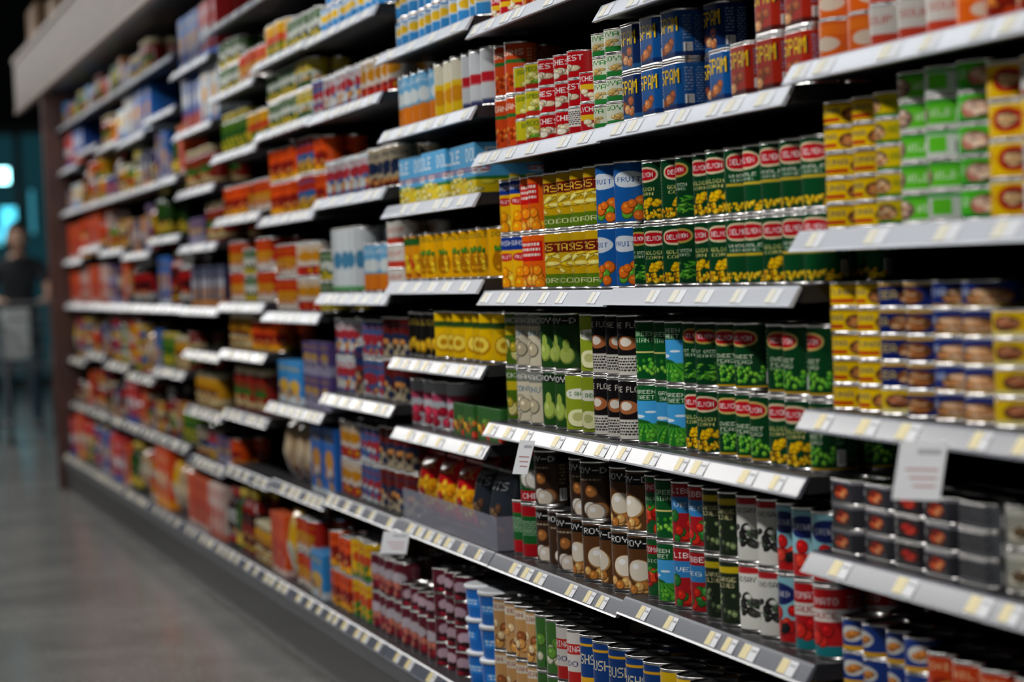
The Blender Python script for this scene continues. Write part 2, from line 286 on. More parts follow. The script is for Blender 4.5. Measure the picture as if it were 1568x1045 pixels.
prod('tuw','canned_white_tuna','can',(.0435,.041),'60b830',side2('308030')+[('r',0,.84,1,1,'3a9028'),('r',0,0,1,.1,'d0dcc8'),('k',.4,.46,.16,.34,['e0bca4','f0dccc','c89078']),('t',.74,.5,.26,.26,'WILD','f0f8e8')])
prod('tuww','canned_albacore_tuna','can',(.0435,.041),'d0d4d0',side2('404040')+[('s',.15,.2,.5,.8,'8a9088',4),('r',.6,.2,.85,.8,'60b830'),('r',0,.85,1,1,'2f9a33')])
prod('tug','canned_salmon','can',(.0435,.041),'48ac28',side2('207030')+[('k',.62,.46,.16,.34,['d89080','f0d4c0','c07868']),('r',0,0,1,.16,'1f7828'),('t',.28,.6,.3,.28,'WILD','f0f8e8')])
prod('tuyr','canned_chicken','can',(.0435,.049),'e4bc0c',side2('806010')+[('e',.62,.5,.18,.36,'a81c18'),('k',.62,.5,.1,.2,['e0b888','f0d8b0']),('r',0,.93,1,1,'d8cfa0'),('t',.25,.55,.3,.26,'CHIX','a01c18')])
prod('tuwr','canned_chicken_breast','can',(.0435,.049),'dcdcd8',side2('606060')+[('s',.15,.25,.85,.8,'a0a09c',4),('r',0,0,1,.12,'b03020'),('r',0,.9,1,1,'d8b420')])
prod('tub1','canned_sardines','can',TU,'142460',side2('6070a0')+[('k',.6,.42,.18,.32,['b87848','d8b088','8a5030']),('r',0,.88,1,1,'c8a020'),('t',.25,.5,.26,.35,'SEA','d8c060')])
prod('tub2','canned_tuna_in_water','can',TU,'1a3070',side2('7080b0')+[('k',.55,.42,.24,.32,['c08858','e4c0a0','a06840','d8a880'],20),('t',.2,.6,.26,.3,'TUNA','d0d8e8'),('r',0,0,1,.1,'b8922c')])
prod('tuyy','canned_mackerel','can',TU,'d0b01a',side2('706010')+[('k',.5,.52,.15,.28,['a86848','c89070','784028']),('r',0,0,1,.18,'d8d090')])
prod('sard','tinned_smoked_oysters','rcan',(.105,.06,.036),'303036',side2('808080')+[('k',.5,.45,.16,.3,['b84424','e06a3a','7a1c14','d89060']),('r',0,.88,1,1,'787880'),('t',.2,.6,.16,.3,'SEA','c8c8c8')])
prod('sardg','tinned_sardines','rcan',(.105,.06,.036),'5a5c60',side2('a0a0a0')+[('s',.15,.15,.85,.85,'202024',5)])
prod('sardr','tinned_anchovies','rcan',(.105,.06,.036),'242226',side2('909090')+[('k',.55,.5,.18,.26,['a82820','d04830']),('s',.1,.1,.3,.9,'a0a0a0',4)])
prod('greyc','canned_clams','can',(.04,.056),'9a9b92',side2('404040')+[('b',.3,.2,.7,.6,5,.13,['d0c8b8','5a4a38']),('r',0,.78,1,.95,'c0c0b8')])
prod('yelc','canned_crab_meat','can',(.043,.055),'e8cc0c',side2('605010')+[('t',.5,.7,.5,.22,'CRAB','3a3a1a'),('r',0,0,1,.12,'9a7c10')])
prod('bluew','canned_milk','can',(.036,.05),'1c3674',side2('90a0c8')+[('e',.5,.55,.2,.26,'c8c8c4'),('b',.44,.42,.56,.6,3,.1,['b8783a']),('r',0,0,1,.15,'c89a20')])
prod('ored','canned_chili','can',(.041,.07),'b44018',side('d0a080')+[('b',.25,.12,.75,.45,7,.12,['7a1c10','c87838']),('t',.5,.78,.5,.16,'CHILI','e8d0a0')])
prod('orw','canned_tomato_soup','can',(.042,.058),'d4641e',side2('e0b890')+[('r',0,.62,1,.9,'e0782c'),('e',.5,.38,.2,.2,'dccab8')])
prod('wred','canned_chicken_soup','can',(.043,.06),'d4d0ca',side2('808080')+[('r',0,0,1,.3,'b84430'),('t',.5,.65,.4,.2,'SOUP','b04030')])
prod('lbl','canned_condensed_milk','can',(.037,.075),'c8d4dc',side('8090a0')+[('r',0,0,1,.4,'3f88c0'),('e',.5,.62,.25,.16,'d8b030'),('r',0,.9,1,1,'3f80b8')],False)
prod('lbo','canned_evaporated_milk','can',(.037,.13),'74acd0',side('5080a0')+[('r',0,0,1,.38,'d07a28'),('e',.5,.55,.22,.14,'d8e0e0'),('t',.5,.85,.5,.1,'MILK','f0f0f0')],False)
prod('ylw','canned_custard','can',(.039,.13),'dcb828',side('806010')+[('r',0,.6,1,1,'d8d4c0'),('e',.5,.35,.25,.15,'c88a20')],False)
prod('rdw','canned_coffee_creamer','can',(.037,.13),'ccd0d4',side('808080')+[('r',0,.4,1,.58,'b02430'),('r',0,0,1,.1,'383c60')],False)
prod('gwt','canned_broth_tall','can',(.037,.18),'d0d6da',side('90a0a8')+[('e',.5,.5,.2,.14,'4a80a0'),('r',0,0,1,.08,'5a9a60')],False)
prod('dole','pineapple_chunk_multipack','box',(.24,.16,.115),'5cb0e0',[('r',0,0,1,.3,'f0d410'),('r',0,.28,1,.34,'2f7a30'),('b',.0,.04,1,.34,30,.05,['f8e44a','e0b020','fff0a0']),('t',.27,.78,.34,.26,'DOLE','f8faff'),('t',.77,.78,.34,.26,'DOLE','f8faff'),('e',.2,.46,.09,.07,'e0f0fa'),('e',.45,.46,.09,.07,'e0f0fa'),('e',.8,.46,.09,.07,'e0f0fa'),('s',.1,.42,.9,.54,'a82830',2)])
prod('pineap','canned_pineapple','can',(.039,.115),'e4ac10',side('907010')+[('e',.5,.32,.2,.24,'a87010'),('b',.36,.14,.64,.48,14,.05,['f0c83a','d0941c']),('b',.36,.54,.64,.7,10,.045,['2a6a26','4a8a30'],.6,.8),('t',.5,.88,.4,.1,'DOLE','1c4c2c')])
prod('pineg','canned_tropical_fruit','can',(.039,.115),'d4901c',side('907010')+[('b',.25,.1,.75,.55,8,.12,['c03a20','e8b830','3a7a2a']),('r',0,.78,1,.95,'2a5a28')])
prod('dky','canned_pineapple_slices','can',(.037,.11),'141210',side('a09050')+[('b',.3,.1,.7,.42,5,.12,['e0b030','b88a20']),('t',.5,.8,.4,.12,'SLICE','e0c040')],False)
prod('yb','canned_pineapple_rings','can',(.04,.115),'e0b814',side('907010')+[('r',0,.68,1,.8,'2a4a20'),('e',.5,.32,.24,.2,'b07c10'),('e',.5,.34,.2,.16,'f0d860'),('e',.5,.34,.08,.07,'b88410')],False)
prod('bigw','canned_cherry_filling','can',(.055,.12),'b8bcc2',side('808080')+[('b',.2,.1,.8,.4,8,.1,['901c30','c8405a']),('r',0,.6,1,.75,'b04a6a')],False)
prod('cups','fruit_cup_pack','box',(.1,.09,.075),'2a5a24',[('b',.1,.1,.9,.7,16,.11,['c87a2a','c04028','d8a838','608a30'])],False)
prod('snack','bag_of_chips','bag',(.17,.09,.17),'c01820',[('r',0,.3,1,.62,'d8a020'),('b',.05,.2,.95,.68,34,.055,['f4d05c','c88018','e8b038','a81820']),('t',.5,.82,.6,.12,'SNACK','e8d080')],True)
prod('snackd','bag_of_nuts','bag',(.15,.08,.17),'2a3038',[('b',.15,.2,.85,.55,22,.06,['8a6a48','c89a68','5a4030']),('t',.5,.8,.6,.1,'NUTS','d0d0d0')],True)
prod('maroon','canned_cranberry_sauce','can',(.037,.058),'541828',side2('906878')+[('e',.5,.55,.2,.24,'b8a0ac'),('b',.3,.12,.7,.36,5,.1,['901c30','2a1014'])],False)
prod('maroon2','canned_pie_filling','can',(.037,.1),'5a1c2a',side('a08088')+[('e',.5,.6,.26,.16,'b8b0b8'),('b',.25,.12,.75,.4,6,.11,['8a2030','281418','b87060'])],False)
prod('tubb','plastic_food_tub','tub',(.06,.075),'0f68b8',[('r',.3,.35,.7,.65,'2a88d8'),('s',.36,.4,.64,.62,'d8e8f8',2)],False)
prod('basey','canned_sausages','can',(.037,.113),'b89060',side('705030')+[('b',.2,.1,.8,.55,10,.11,['cc9858','8a5430','e0c49c']),('r',0,.78,1,.95,'d0c8b8'),('t',.5,.865,.4,.09,'BEAN','803020')])
prod('basew','canned_mexican_beans','can',(.037,.113),'d4d0ca',side('808080')+[('r',0,.0,1,.25,'a82420'),('r',0,.58,1,.78,'b02824'),('t',.5,.68,.5,.12,'CANINA','f0f0f0'),('t',.5,.4,.4,.1,'UDO','28286a')])
prod('baseg','canned_spinach','can',(.037,.113),'3a622e',side('a0b090')+[('b',.2,.1,.8,.6,10,.11,['5f8a3c','c8c8b0','254a20'])])
prod('baseb','canned_refried_beans','can',(.042,.113),'123a74',side('7090c0')+[('r',0,.12,1,.26,'d8a424'),('r',0,.84,1,.89,'d8a424'),('t',.5,.6,.55,.18,'BUSHS','d8d0b0')])
prod('basev','canned_black_beans','can',(.042,.113),'dcb81c',side('806010')+[('r',0,0,1,.3,'163c78'),('t',.5,.66,.6,.2,'VISTA','1c3c88'),('b',.35,.08,.65,.26,8,.06,['3a2a20','6a4a30'])])
FAR=[('juice_carton','box',(.09,.07,.2),['1f4a94','a82020','c0c4c8']),('cereal_box','box',(.19,.06,.24),['b84414','d08818','c8b898']),
('canned_soup','can',(.037,.105),['a82818','c0b8b0','b07a20']),('canned_chowder','can',(.037,.105),['cc5018','d8a028','7a1c14']),
('pasta_sauce_jar','jar',(.042,.15),['7a2018','b8a880','2a5a24']),('pickle_jar','jar',(.04,.14),['4a6a20','b8a830','1a4a1c']),
('honey_jar','jar',(.04,.13),['b0801c','b8b090','5a2a10']),('canned_ravioli','can',(.04,.11),['982a1c','c09a28','245a90']),
('rice_box','box',(.12,.05,.19),['b44818','c0a8a0','981818']),('snack_bag','bag',(.16,.08,.22),['c89c14','a81818','b8b8a8']),
('cookie_bag','bag',(.16,.08,.2),['9a8468','4a2a1c','b8a890']),('coffee_can','can',(.06,.14),['20305a','988c78','702820']),
('condiment_bottle','bottle',(.032,.2),['981818','a8a8a8','200c0c']),('soy_sauce_bottle','bottle',(.032,.22),['241816','a89018','781814']),
('cracker_box','box',(.16,.06,.2),['1a5aa0','c0c8d0','b07c20']),('tea_box','box',(.14,.08,.1),['4a386a','8c88a0','a08038']),
('canned_fruit_cocktail','can',(.037,.11),['c8a418','3a7a2a','b04420']),('noodle_cup','tub',(.05,.1),['b0aca4','982428','b07c20']),
('canned_stew','can',(.038,.11),['5a1c18','a89c84','202a44']),('sparkling_water_box','box',(.2,.12,.13),['2f84c0','c0ccd4','c8a030']),
('canned_gravy','can',(.037,.09),['34542a','b8a430','c0c4bc']),('canned_broth','can',(.037,.105),['c0c8cc','405a88','983038']),
('brown_bread_bag','bag',(.18,.1,.2),['6a3c24','a88460','b0a898']),('navy_biscuit_box','box',(.12,.06,.15),['141a3c','a87038','a0a0a8']),
('olive_oil_bottle','bottle',(.033,.21),['2a4a18','c8b040','1c3a10'])]
FK=[]
for i,(nm,sh,dm,cs) in enumerate(FAR):
    for q in range(2):
        bg,c2,c3=(cs if q==0 else (cs[1],cs[0],cs[2]))
        ops=[('r',0,0,1,RNG.uniform(.1,.3),c2),('e',.5,RNG.uniform(.4,.6),.26,.16,c3),('b',.3,.1,.7,.42,6,.08,[c2,c3,'c08850','2a2024']),('t',.5,.82,.5,.12,'FRESH',c3)]
        kw={}
        s2=sh
        if sh=='bottle': s2='jar'; kw=dict(bottle=True,lid=c2,fill=cs[2])
        elif sh=='jar': kw=dict(lid=c2,fill=cs[0])
        key='f%d_%d'%(i,q); prod(key,nm,s2,dm,bg,ops,False,**kw); FK.append(key)
FK+=['f0_0','f14_0','f23_0','f23_0','f15_0','f18_0','f11_0','f19_0','f13_0','f2_0','f3_0','f8_0','f1_0','f12_0','f24_0','f24_1','f4_0','f5_0','f13_1']

# ------------------------------------------------------------------ mesh helper
class MB:
    def __init__(s,mats): s.bm=bmesh.new(); s.mats=mats
    def box(s,x0,x1,y0,y1,z0,z1,mi=0):
        v=[s.bm.verts.new(p) for p in [(x0,y0,z0),(x1,y0,z0),(x1,y1,z0),(x0,y1,z0),(x0,y0,z1),(x1,y0,z1),(x1,y1,z1),(x0,y1,z1)]]
        for f in [(0,3,2,1),(4,5,6,7),(0,1,5,4),(1,2,6,5),(2,3,7,6),(3,0,4,7)]:
            s.bm.faces.new([v[i] for i in f]).material_index=mi
    def prism(s,prof,y0,y1,mi=0):
        a=[s.bm.verts.new((x,y0,z)) for x,z in prof]; b=[s.bm.verts.new((x,y1,z)) for x,z in prof]; n=len(prof)
        fs=[s.bm.faces.new(a),s.bm.faces.new(b[::-1])]
        for i in range(n): fs.append(s.bm.faces.new([a[i],b[i],b[(i+1)%n],a[(i+1)%n]]))
        for f in fs: f.material_index=mi
    def bar(s,p,q,r,mi=0,n=8):
        p,q=Vector(p),Vector(q); d=q-p; rot=d.to_track_quat('Z','Y').to_matrix()
        A=[];B=[]
        for i in range(n):
            a=2*math.pi*i/n; o=rot@Vector((r*math.cos(a),r*math.sin(a),0)); A.append(s.bm.verts.new(p+o)); B.append(s.bm.verts.new(q+o))
        fs=[s.bm.faces.new(A[::-1]),s.bm.faces.new(B)]
        for i in range(n): fs.append(s.bm.faces.new([A[i],A[(i+1)%n],B[(i+1)%n],B[i]]))
        for f in fs: f.material_index=mi
    def obj(s,name,parent=None,loc=(0,0,0),bevel=0):
        bmesh.ops.recalc_face_normals(s.bm,faces=s.bm.faces)
        me=bpy.data.meshes.new(name); s.bm.to_mesh(me); s.bm.free()
        for m in s.mats: me.materials.append(m)
        o=bpy.data.objects.new(name,me); o.location=loc; COL.objects.link(o)
        if bevel:
            b=o.modifiers.new('bevel','BEVEL'); b.width=bevel; b.segments=2
        if parent: o.parent=parent
        return o
def empty(name,loc=(0,0,0)):
    o=bpy.data.objects.new(name,None); o.empty_display_size=.05; o.location=loc; COL.objects.link(o); return o

# ------------------------------------------------------------------ bays
KMAX=13
ROWS={}
# item: (key or 'lower|upper', facings, stack[, set-back])
ROWS[0]=[(.50,[('orw',4,1),('wred',4,1)]),(.266,[('orw',2,3),('wred',3,3),('orw',1,3),('ored',4,2)]),
 (.02,[('tuy',2,5),('tuyg',1,5),('tuw',1,5),('tuww|tuw',1,5),('tug',1,5),('tuyr',1,4),('tuwr|tuyr',1,4),('tuyr',2,4)]),
 (-.243,[('tuy',2,5),('tuyy|tub1',1,5),('tub1',1,5),('tub2',2,5),('tuyy',4,4)]),
 (-.453,[('sard',2,3),('sardr',1,3),('sard',1,3),('sardg',1,3),('greyc',1,2),('yelc',3,3)]),
 (-.70,[('bluew',4,3),('ored',4,2),('orw',3,2)]),(-.95,[('baseb',5,1),('basev',5,1)])]
ROWS[1]=[(.4525,[('spamb',4,1),('spamr',4,1)]),(.237,[('spamn',1,2),('spamb',3,2),('spamn',1,2,.03),('spamb',1,1),('spamr',3,2)]),
 (-.061,[('beans',1,2),('corn',2,2),('beans',1,2),('corn',3,2),('corn2',2,2),('corn|corn2',1,2),('corn2',2,2)]),
 (-.345,[('field|gcorn',2,2),('field|gcorn',1,2),('field',1,2),('corn|beans',2,2),('peas',2,2),('peas',1,1),('corn|peas',2,2),('peas',1,2)]),
 (-.625,[('tomveg',2,2),('field|gcorn',1,2),('redsky',2,2),('olive',2,2),('wolive',2,2),('huntb',1,2),('hunts|huntb',2,2)]),(-.95,[('baseb',2,2),('basev',3,2),('baseb',2,2),('basev',3,1)])]
ROWS[2]=[(.51,[('ryel',3,3),('orng',3,2),('ryel',5,3)]),(.234,[('orng',2,2),('limes',2,3),('chest',2,3),('chestw|chest',1,3),('ryel',1,3),('garb',2,4)]),
 (-.064,[('peach',2,2),('opine',2,2),('bcorn',4,2),('bluec',2,2)]),
 (-.347,[('cocog',1,2),('coco',2,2),('pear',2,2),('pearw',2,2),('bwcan',3,2)]),
 (-.634,[('lyr|lyg',2,2),('aroy',3,2),('aroyb|aroy',2,2),('aroyb',3,2)]),(-.95,[('basey',4,2),('baseg',2,2),('basew',2,2),('baseb',3,2)])]
ROWS[3]=[(.72,[('lbl',11,2)]),(.532,[('lbl',11,2)]),(.338,[('lbo',5,1),('ylw',3,1),('rdw',3,1)]),(.15,[('dole',2,1),('dole',1,1)]),(-.039,[('pineg',2,1),('pineap',9,1)]),
 (-.226,[('dky',4,1),('yb',7,1)]),(-.40,[('bigw',4,1),('cups',4,1)]),(-.633,[('snack',3,1),('snackd',2,1)]),(-.95,[('maroon2|maroon',4,2),('maroon',3,4),('tubb',2,4)])]
ROWS[4]=[(.66,[('lbl',11,2)]),(.44,[('f21_0',6,2),('f2_1',5,2)]),(.2,[('f21_0',7,2),('f18_1',4,2)]),(-.067,[('gwt',5,1),('lbo',3,1),('wred',2,4)]),
 (-.35,[('f21_0',3,2),('f11_0',1,2),('f21_1',3,2),('f18_0',3,2)]),(-.638,[('f2_1',3,2),('f21_1',3,2),('f18_0',4,2)]),(-.95,[('f3_0',4,2),('f16_0',3,2),('maroon2',4,2)])]
ROWS[5]=[(.87,[('f14_0',3,1),('f2_1',5,1)]),(.665,[('f16_0',5,1),('f20_0',6,2)]),(.445,[('f20_0',6,2),('f20_1',3,2),('f21_1',2,2)]),(.176,[('f3_0',5,2),('f7_0',3,2),('f3_0',2,2)]),(-.124,[('f2_0',4,2),('f2_1',4,2),('f20_0',2,2)]),
 (-.41,[('f19_0',2,2),('f15_0',3,2)]),(-.66,[('f10_0',3,1),('f14_0',2,1)]),(-.95,[('f8_0',3,1),('f9_0',1,1),('f2_0',3,2),('f19_0',1,1)])]
ROWS[6]=[(.87,[('f0_0',5,1),('f14_0',2,1)]),(.63,[('f20_0',5,2),('f2_0',6,2)]),(.42,[('f5_0',6,1),('f16_0',5,1)]),(.2,[('f3_0',6,2),('f2_0',5,2)]),(-.097,[('f2_0',4,2),('f20_0',3,2),('f2_0',4,2)]),(-.26,[('f6_0',5,1),('f3_0',6,1)]),(-.47,[('f22_0',2,1),('f4_0',6,1)]),(-.67,[('f10_1',5,1)]),(-.95,None)]
ROWS[7]=[(.79,[('f14_0',3,1),('f0_1',4,1)]),(.555,[('f0_0',5,1),('f14_1',2,1)]),(.33,[('f9_0',2,1),('f4_0',6,1)]),(.12,[('f15_0',3,1),('f4_0',5,1)]),(-.114,[('f23_0',7,1)]),(-.28,[('f23_0',7,1)]),(-.495,[('f6_0',5,1),('f10_0',3,1)]),(-.69,None),(-.95,[('f8_0',4,1),('f8_1',3,1)])]
for k in range(8,KMAX):
    off=[0,.03,-.02,.02,-.03][k%5]
    ROWS[k]=[(.87,None),(.65+off,None),(.40,None),(.15+off,None),(-.11,None),(-.39+off,None),(-.66,None),(-.95,None)]
ROWS[8][0]=(.87,[('f14_0',5,1)]); ROWS[8][1]=(.67,[('f0_0',5,1),('f0_1',4,1)])
ROWS[8][3]=(.17,[('f9_0',2,1),('f24_0',3,1),('f9_1',2,1)]); ROWS[8][4]=(-.11,[('f14_0',2,1),('f13_0',4,1),('f12_0',4,1)])
ROWS[9][1]=(.63,[('f14_1',2,1),('f14_0',3,1)]); ROWS[9][4]=(-.11,[('f24_0',6,1),('f12_0',6,1)])
for kk in (11,12):
    z3=ROWS[kk][3][0]; ROWS[kk][3]=(z3,[('f8_0',5,1),('f3_0',3,2)]); ROWS[kk][4]=(-.11,[('f8_0',4,1),('f8_1',3,1)])
    z1=ROWS[kk][1][0]; ROWS[kk][1]=(z1,[('f0_1',5,1),('f0_0',4,1)])
ROWS[-1]=[(.5,[('orw',9,1)]),(.266,[('wred',9,3)]),(.02,[('tuyr',9,4)]),(-.243,[('tuyy',9,4)]),(-.453,[('yelc',9,3)]),(-.70,[('orw',9,3)]),(-.95,[('basev',9,1)])]

gond=empty('gondola_shelving',(0,0,0))
def depth_front(z): return D-.045 if z<-.9 else D
def build_shelf(k,zr):
    z=EYE+zr; f=depth_front(zr); y0=bay_s(k)+.003; y1=bay_s(k+1)-.003
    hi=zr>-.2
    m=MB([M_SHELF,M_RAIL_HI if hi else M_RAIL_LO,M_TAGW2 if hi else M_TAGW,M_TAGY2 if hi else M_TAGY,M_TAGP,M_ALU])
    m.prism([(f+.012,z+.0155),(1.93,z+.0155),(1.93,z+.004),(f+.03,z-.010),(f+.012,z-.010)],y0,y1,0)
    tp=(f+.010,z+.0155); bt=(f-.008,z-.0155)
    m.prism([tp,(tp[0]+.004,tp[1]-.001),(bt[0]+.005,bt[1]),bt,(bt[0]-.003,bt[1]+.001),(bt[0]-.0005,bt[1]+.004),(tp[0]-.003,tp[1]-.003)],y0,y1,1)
    ta=Vector((tp[0]-.003,0,tp[1]-.004)); tb=Vector((bt[0],0,bt[1]+.005)); n=Vector((-(ta.z-tb.z),0,ta.x-tb.x)).normalized()
    def tag(ya,yb,a,b,off,mi):
        p=ta+(tb-ta)*a; q=ta+(tb-ta)*b; o0=n*off; o1=n*(off+.0006)
        m.prism([((p+o0).x,(p+o0).z),((p+o1).x,(p+o1).z),((q+o1).x,(q+o1).z),((q+o0).x,(q+o0).z)],ya,yb,mi)
    y=y0+random.uniform(.02,.09)
    while y<y1-.08:
        w=random.choice([.05,.065,.065])
        tag(y,y+w,.02,.98,.0006,2)
        tag(y+w*.5,y+w*.97,.06,.94,.0014,3)
        if not hi: tag(y+w*.08,y+w*.40,.25,.36,.0014,4)
        y+=w+random.choice([.03,.07,.10,.16])
    m.obj('shelf_board',gond)
    return f
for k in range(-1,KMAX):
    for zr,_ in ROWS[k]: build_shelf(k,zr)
m=MB([M_BACK,M_BLACK]); ya,yb=bay_s(-1),bay_s(KMAX)
m.box(1.94,1.965,ya,yb,.0,2.2,0)
for k in range(-1,KMAX+1):
    y=bay_s(k); m.box(1.905,1.94,y-.018,y+.018,.0,2.15,1)
m.obj('back_panel',gond)
m=MB([M_KICK,M_ALU,M_BLACK])
m.box(D-.02,1.94,ya,yb,.0,.13,2)
m.prism([(D-.052,.172),(D-.02,.172),(D-.02,.135),(D-.05,.137),(D-.058,.145)],ya,yb,1)
m.prism([(D-.050,.137),(D-.02,.137),(D-.02,.0),(D-.035,.0),(D-.045,.03)],ya,yb,0)
m.obj('kick_base',gond)
# canopy with a slim strip lamp behind the fascia
M_STRIP=solid('canopy_strip_diffuser',(1,1,1),.5,emit=(.95,.98,1.),es=1.5)
m=MB([M_WOOD,M_SHELF,M_WOODL,M_STRIP])
m.box(1.195,1.22,ya,yb+.12,EYE+.99,EYE+1.25,0)
m.box(1.22,1.965,ya,yb+.12,EYE+1.08,EYE+1.11,1)
m.box(1.185,1.23,ya,yb+.12,EYE+1.25,EYE+1.28,2)
m.box(1.19,1.222,ya,yb+.12,EYE+.975,EYE+.99,2)
m.box(1.225,1.255,ya,yb,EYE+1.062,EYE+1.08,3)
m.obj('canopy_fascia',gond)
m=MB([M_WOODD]); m.box(1.33,1.98,yb+.004,yb+.06,0,EYE+1.075,0); m.obj('end_panel',gond,bevel=.004)
m=MB([M_WOODD]); m.box(1.33,1.98,ya-.06,ya-.004,0,EYE+1.075,0); m.obj('end_panel',gond,bevel=.004)

cnt=0
def place(k,zr,gap,items):
    global cnt
    f=depth_front(zr); zt=EYE+zr+.0158
    if items is None:
        items=[]; tot=0
        while tot<.86:
            key=random.choice(FK); p=PR[key]
            if p['h']>gap-.045: continue
            nf=random.choice([2,3,4,4]) if p['w']<.1 else random.choice([1,2])
            while tot+nf*p['w']>.9 and nf>0: nf-=1
            if nf==0:
                if tot>.78: break
                continue
            ns=max(1,min(3,int((gap-.045)/p['h'])))
            if p['shape']=='jar': ns=1
            items.append((key,nf,ns)); tot+=nf*(p['w']+.002)
    items=[list(i) for i in items if PR[i[0].split('|')[0]]['h']<gap-.02]
    pw=lambda i: PR[i[0].split('|')[0]]['w']
    avail=W-.024
    while True:
        tot=sum(pw(i)*i[1] for i in items); nfac=sum(i[1] for i in items); sp=(avail-tot)/max(1,nfac)
        if sp>=.0012: break
        j=max(range(len(items)),key=lambda q:items[q][1]*pw(items[q])); items[j][1]-=1
    sp=min(sp,.02)
    y=bay_s(k+1)-.012
    for it in items:
        keys=it[0].split('|'); nf,ns=it[1],it[2]; back=it[3] if len(it)>3 else 0
        p=PR[keys[0]]; pu=PR[keys[-1]]
        if nf<=0: continue
        ns=max(1,min(ns,int((gap-.034)/p['h'])))
        rows=1 if p['d']>.1 else (3 if (zr<-.9 and k<5) else 2)
        yc=y-(nf*(p['w']+sp))/2
        par=empty(p['name'],(f+.03+p['d']/2+back,yc,zt))
        for i in range(nf):
            yy=y-(i+.5)*(p['w']+sp)
            jx=random.uniform(0,.010)
            short=rows>1 and random.random()<.06
            for r in range(rows):
                hs=ns
                if r>0: hs=max(1,ns-random.choice([0,0,1]))
                if r==0 and short and ns>1: hs=ns-1
                base=p['rot']+random.uniform(-p['jit'],p['jit']) if p['rot'] else random.uniform(-.02,.02)
                for s in range(hs):
                    q=p if s==0 else pu
                    if keys[0]=='tuww' and s%2==0: q=p
                    if keys[0]=='tuwr' and s!=2: q=p
                    o=bpy.data.objects.new('pack',q['me'])
                    a=math.pi+(base+random.uniform(-.28,.28) if p['rot'] else base)
                    o.location=(jx+r*(p['d']+.002)+(random.uniform(0,.002) if s else 0),yy-yc,s*(p['h']+.0002)); o.rotation_euler=(0,0,a)
                    o.parent=par; COL.objects.link(o); cnt+=1
        y-=nf*(p['w']+sp)
for k in range(-1,KMAX):
    R_=ROWS[k]
    for i,(zr,items) in enumerate(R_):
        up=R_[i-1][0] if i>0 else min(zr+.25,1.07)
        place(k,zr,up-zr,items)
print('instances',cnt)

m=MB([solid('smoked_clear_plastic',(.36,.38,.48),.2,alpha=.42)])
z=EYE-.633+.0158; y0,y1=bay_s(3)+.006,bay_s(4)-.006
m.box(D+.016,D+.019,y0,y1,z+.0005,z+.075)
m.box(D+.019,D+.3,y0,y0+.003,z+.0005,z+.075)
m.obj('plastic_display_bin')
MCR=solid('card_print_red',(.45,.2,.2),.5)
def card(s,zr,w,h,yaw):
    m=MB([M_TAGW,MCR,M_TAGP,M_TAGW2])
    m.box(-.0006,.0006,-w/2,w/2,-h,0,0)
    m.box(-.0012,-.0006,-w*.4,w*.1,-h*.22,-h*.14,2)
    for i in range(3): m.box(-.0012,-.0006,-w*.38,w*(.3-.1*i),-h*(.5+.14*i),-h*(.47+.14*i),1)
    off=w/2*math.sin(yaw)+.004
    m.box(.0006,off/math.cos(yaw)*.8,-.004,.004,-.004,-.001,3)     # clip arm to the rail
    o=m.obj('hanging_price_card'); o.location=(D-.012-off,s,EYE+zr-.002); o.rotation_euler=(0,math.radians(20),yaw)
card(4.94,-.347,.045,.07,.45); card(3.02,-.243,.07,.078,.6); card(6.1,-.633,.08,.055,.7)

for (x,y,w,d,h) in [(1.45,14.0,.4,.6,.4),(1.5,12.9,.5,.5,.32),(1.45,11.2,.4,.6,.36)]:
    m=MB([M_CARD,solid('packing_tape',(.35,.25,.14),.3)])
    m.box(-w/2,w/2,-d/2,d/2,0,h,0); m.box(-w/2-.001,w/2+.001,-.03,.03,0,h+.001,1)
    m.obj('cardboard_carton',None,(x,y,EYE+1.1105),bevel=.004)

# ------------------------------------------------------------------ room
def plane_box(name,x0,x1,y0,y1,z0,z1,mat):
    m=MB([mat]); m.box(x0,x1,y0,y1,z0,z1); return m.obj(name)
M_WALL=solid('dark_wall_paint',(.02,.028,.032),.7,noise=.15,scale=3)
M_CEIL=solid('dark_ceiling',(.02,.02,.02),.8,noise=.2,scale=2)
plane_box('floor',-5,7,-4,30,-.1,0,M_FLOOR)
plane_box('ceiling',-5,7,-4,30,4.6,4.7,M_CEIL)
plane_box('wall_right',7,7.1,-4,30,0,4.6,M_WALL)
plane_box('wall_left',-5.1,-5,-4,30,0,4.6,M_WALL)
plane_box('wall_back',-5,7,30,30.1,0,4.6,M_WALL)
plane_box('wall_front',-5,7,-4.1,-4,0,4.6,M_WALL)
m=MB([solid('door_frame_metal',(.12,.14,.15),.4,.6),solid('teal_lit_glass',(.01,.03,.04),.12,emit=(.04,.22,.28),es=.13)])
m.box(.6,3.4,29.9,29.98,2.9,3.02,0)
for x in (.6,1.5,2.4,3.3): m.box(x,x+.08,29.9,29.98,0,2.9,0)
m.box(.68,3.3,29.95,29.97,.1,2.9,1)
m.obj('door_1')
def glow(name,x,y,z,w,h,col,st):
    m=MB([M_BLACK,solid(name+'_face',col,.5,emit=col,es=st)])
    m.box(x-w/2-.02,x+w/2+.02,y,y+.06,z-h/2-.02,z+h/2+.02,0); m.box(x-w/2,x+w/2,y-.005,y,z-h/2,z+h/2,1)
    return m.obj(name,bevel=.01)
glow('illuminated_sign',2.24,29.6,2.42,.13,.16,(.35,.95,1.),9)
glow('illuminated_sign',2.28,29.6,1.88,.17,.36,(.08,.6,.8),2.2)
glow('illuminated_sign',2.10,29.6,1.72,.22,.16,(.1,.5,.6),1.2)
glow('illuminated_sign',2.55,29.6,2.0,.05,.5,(.05,.3,.4),.8)

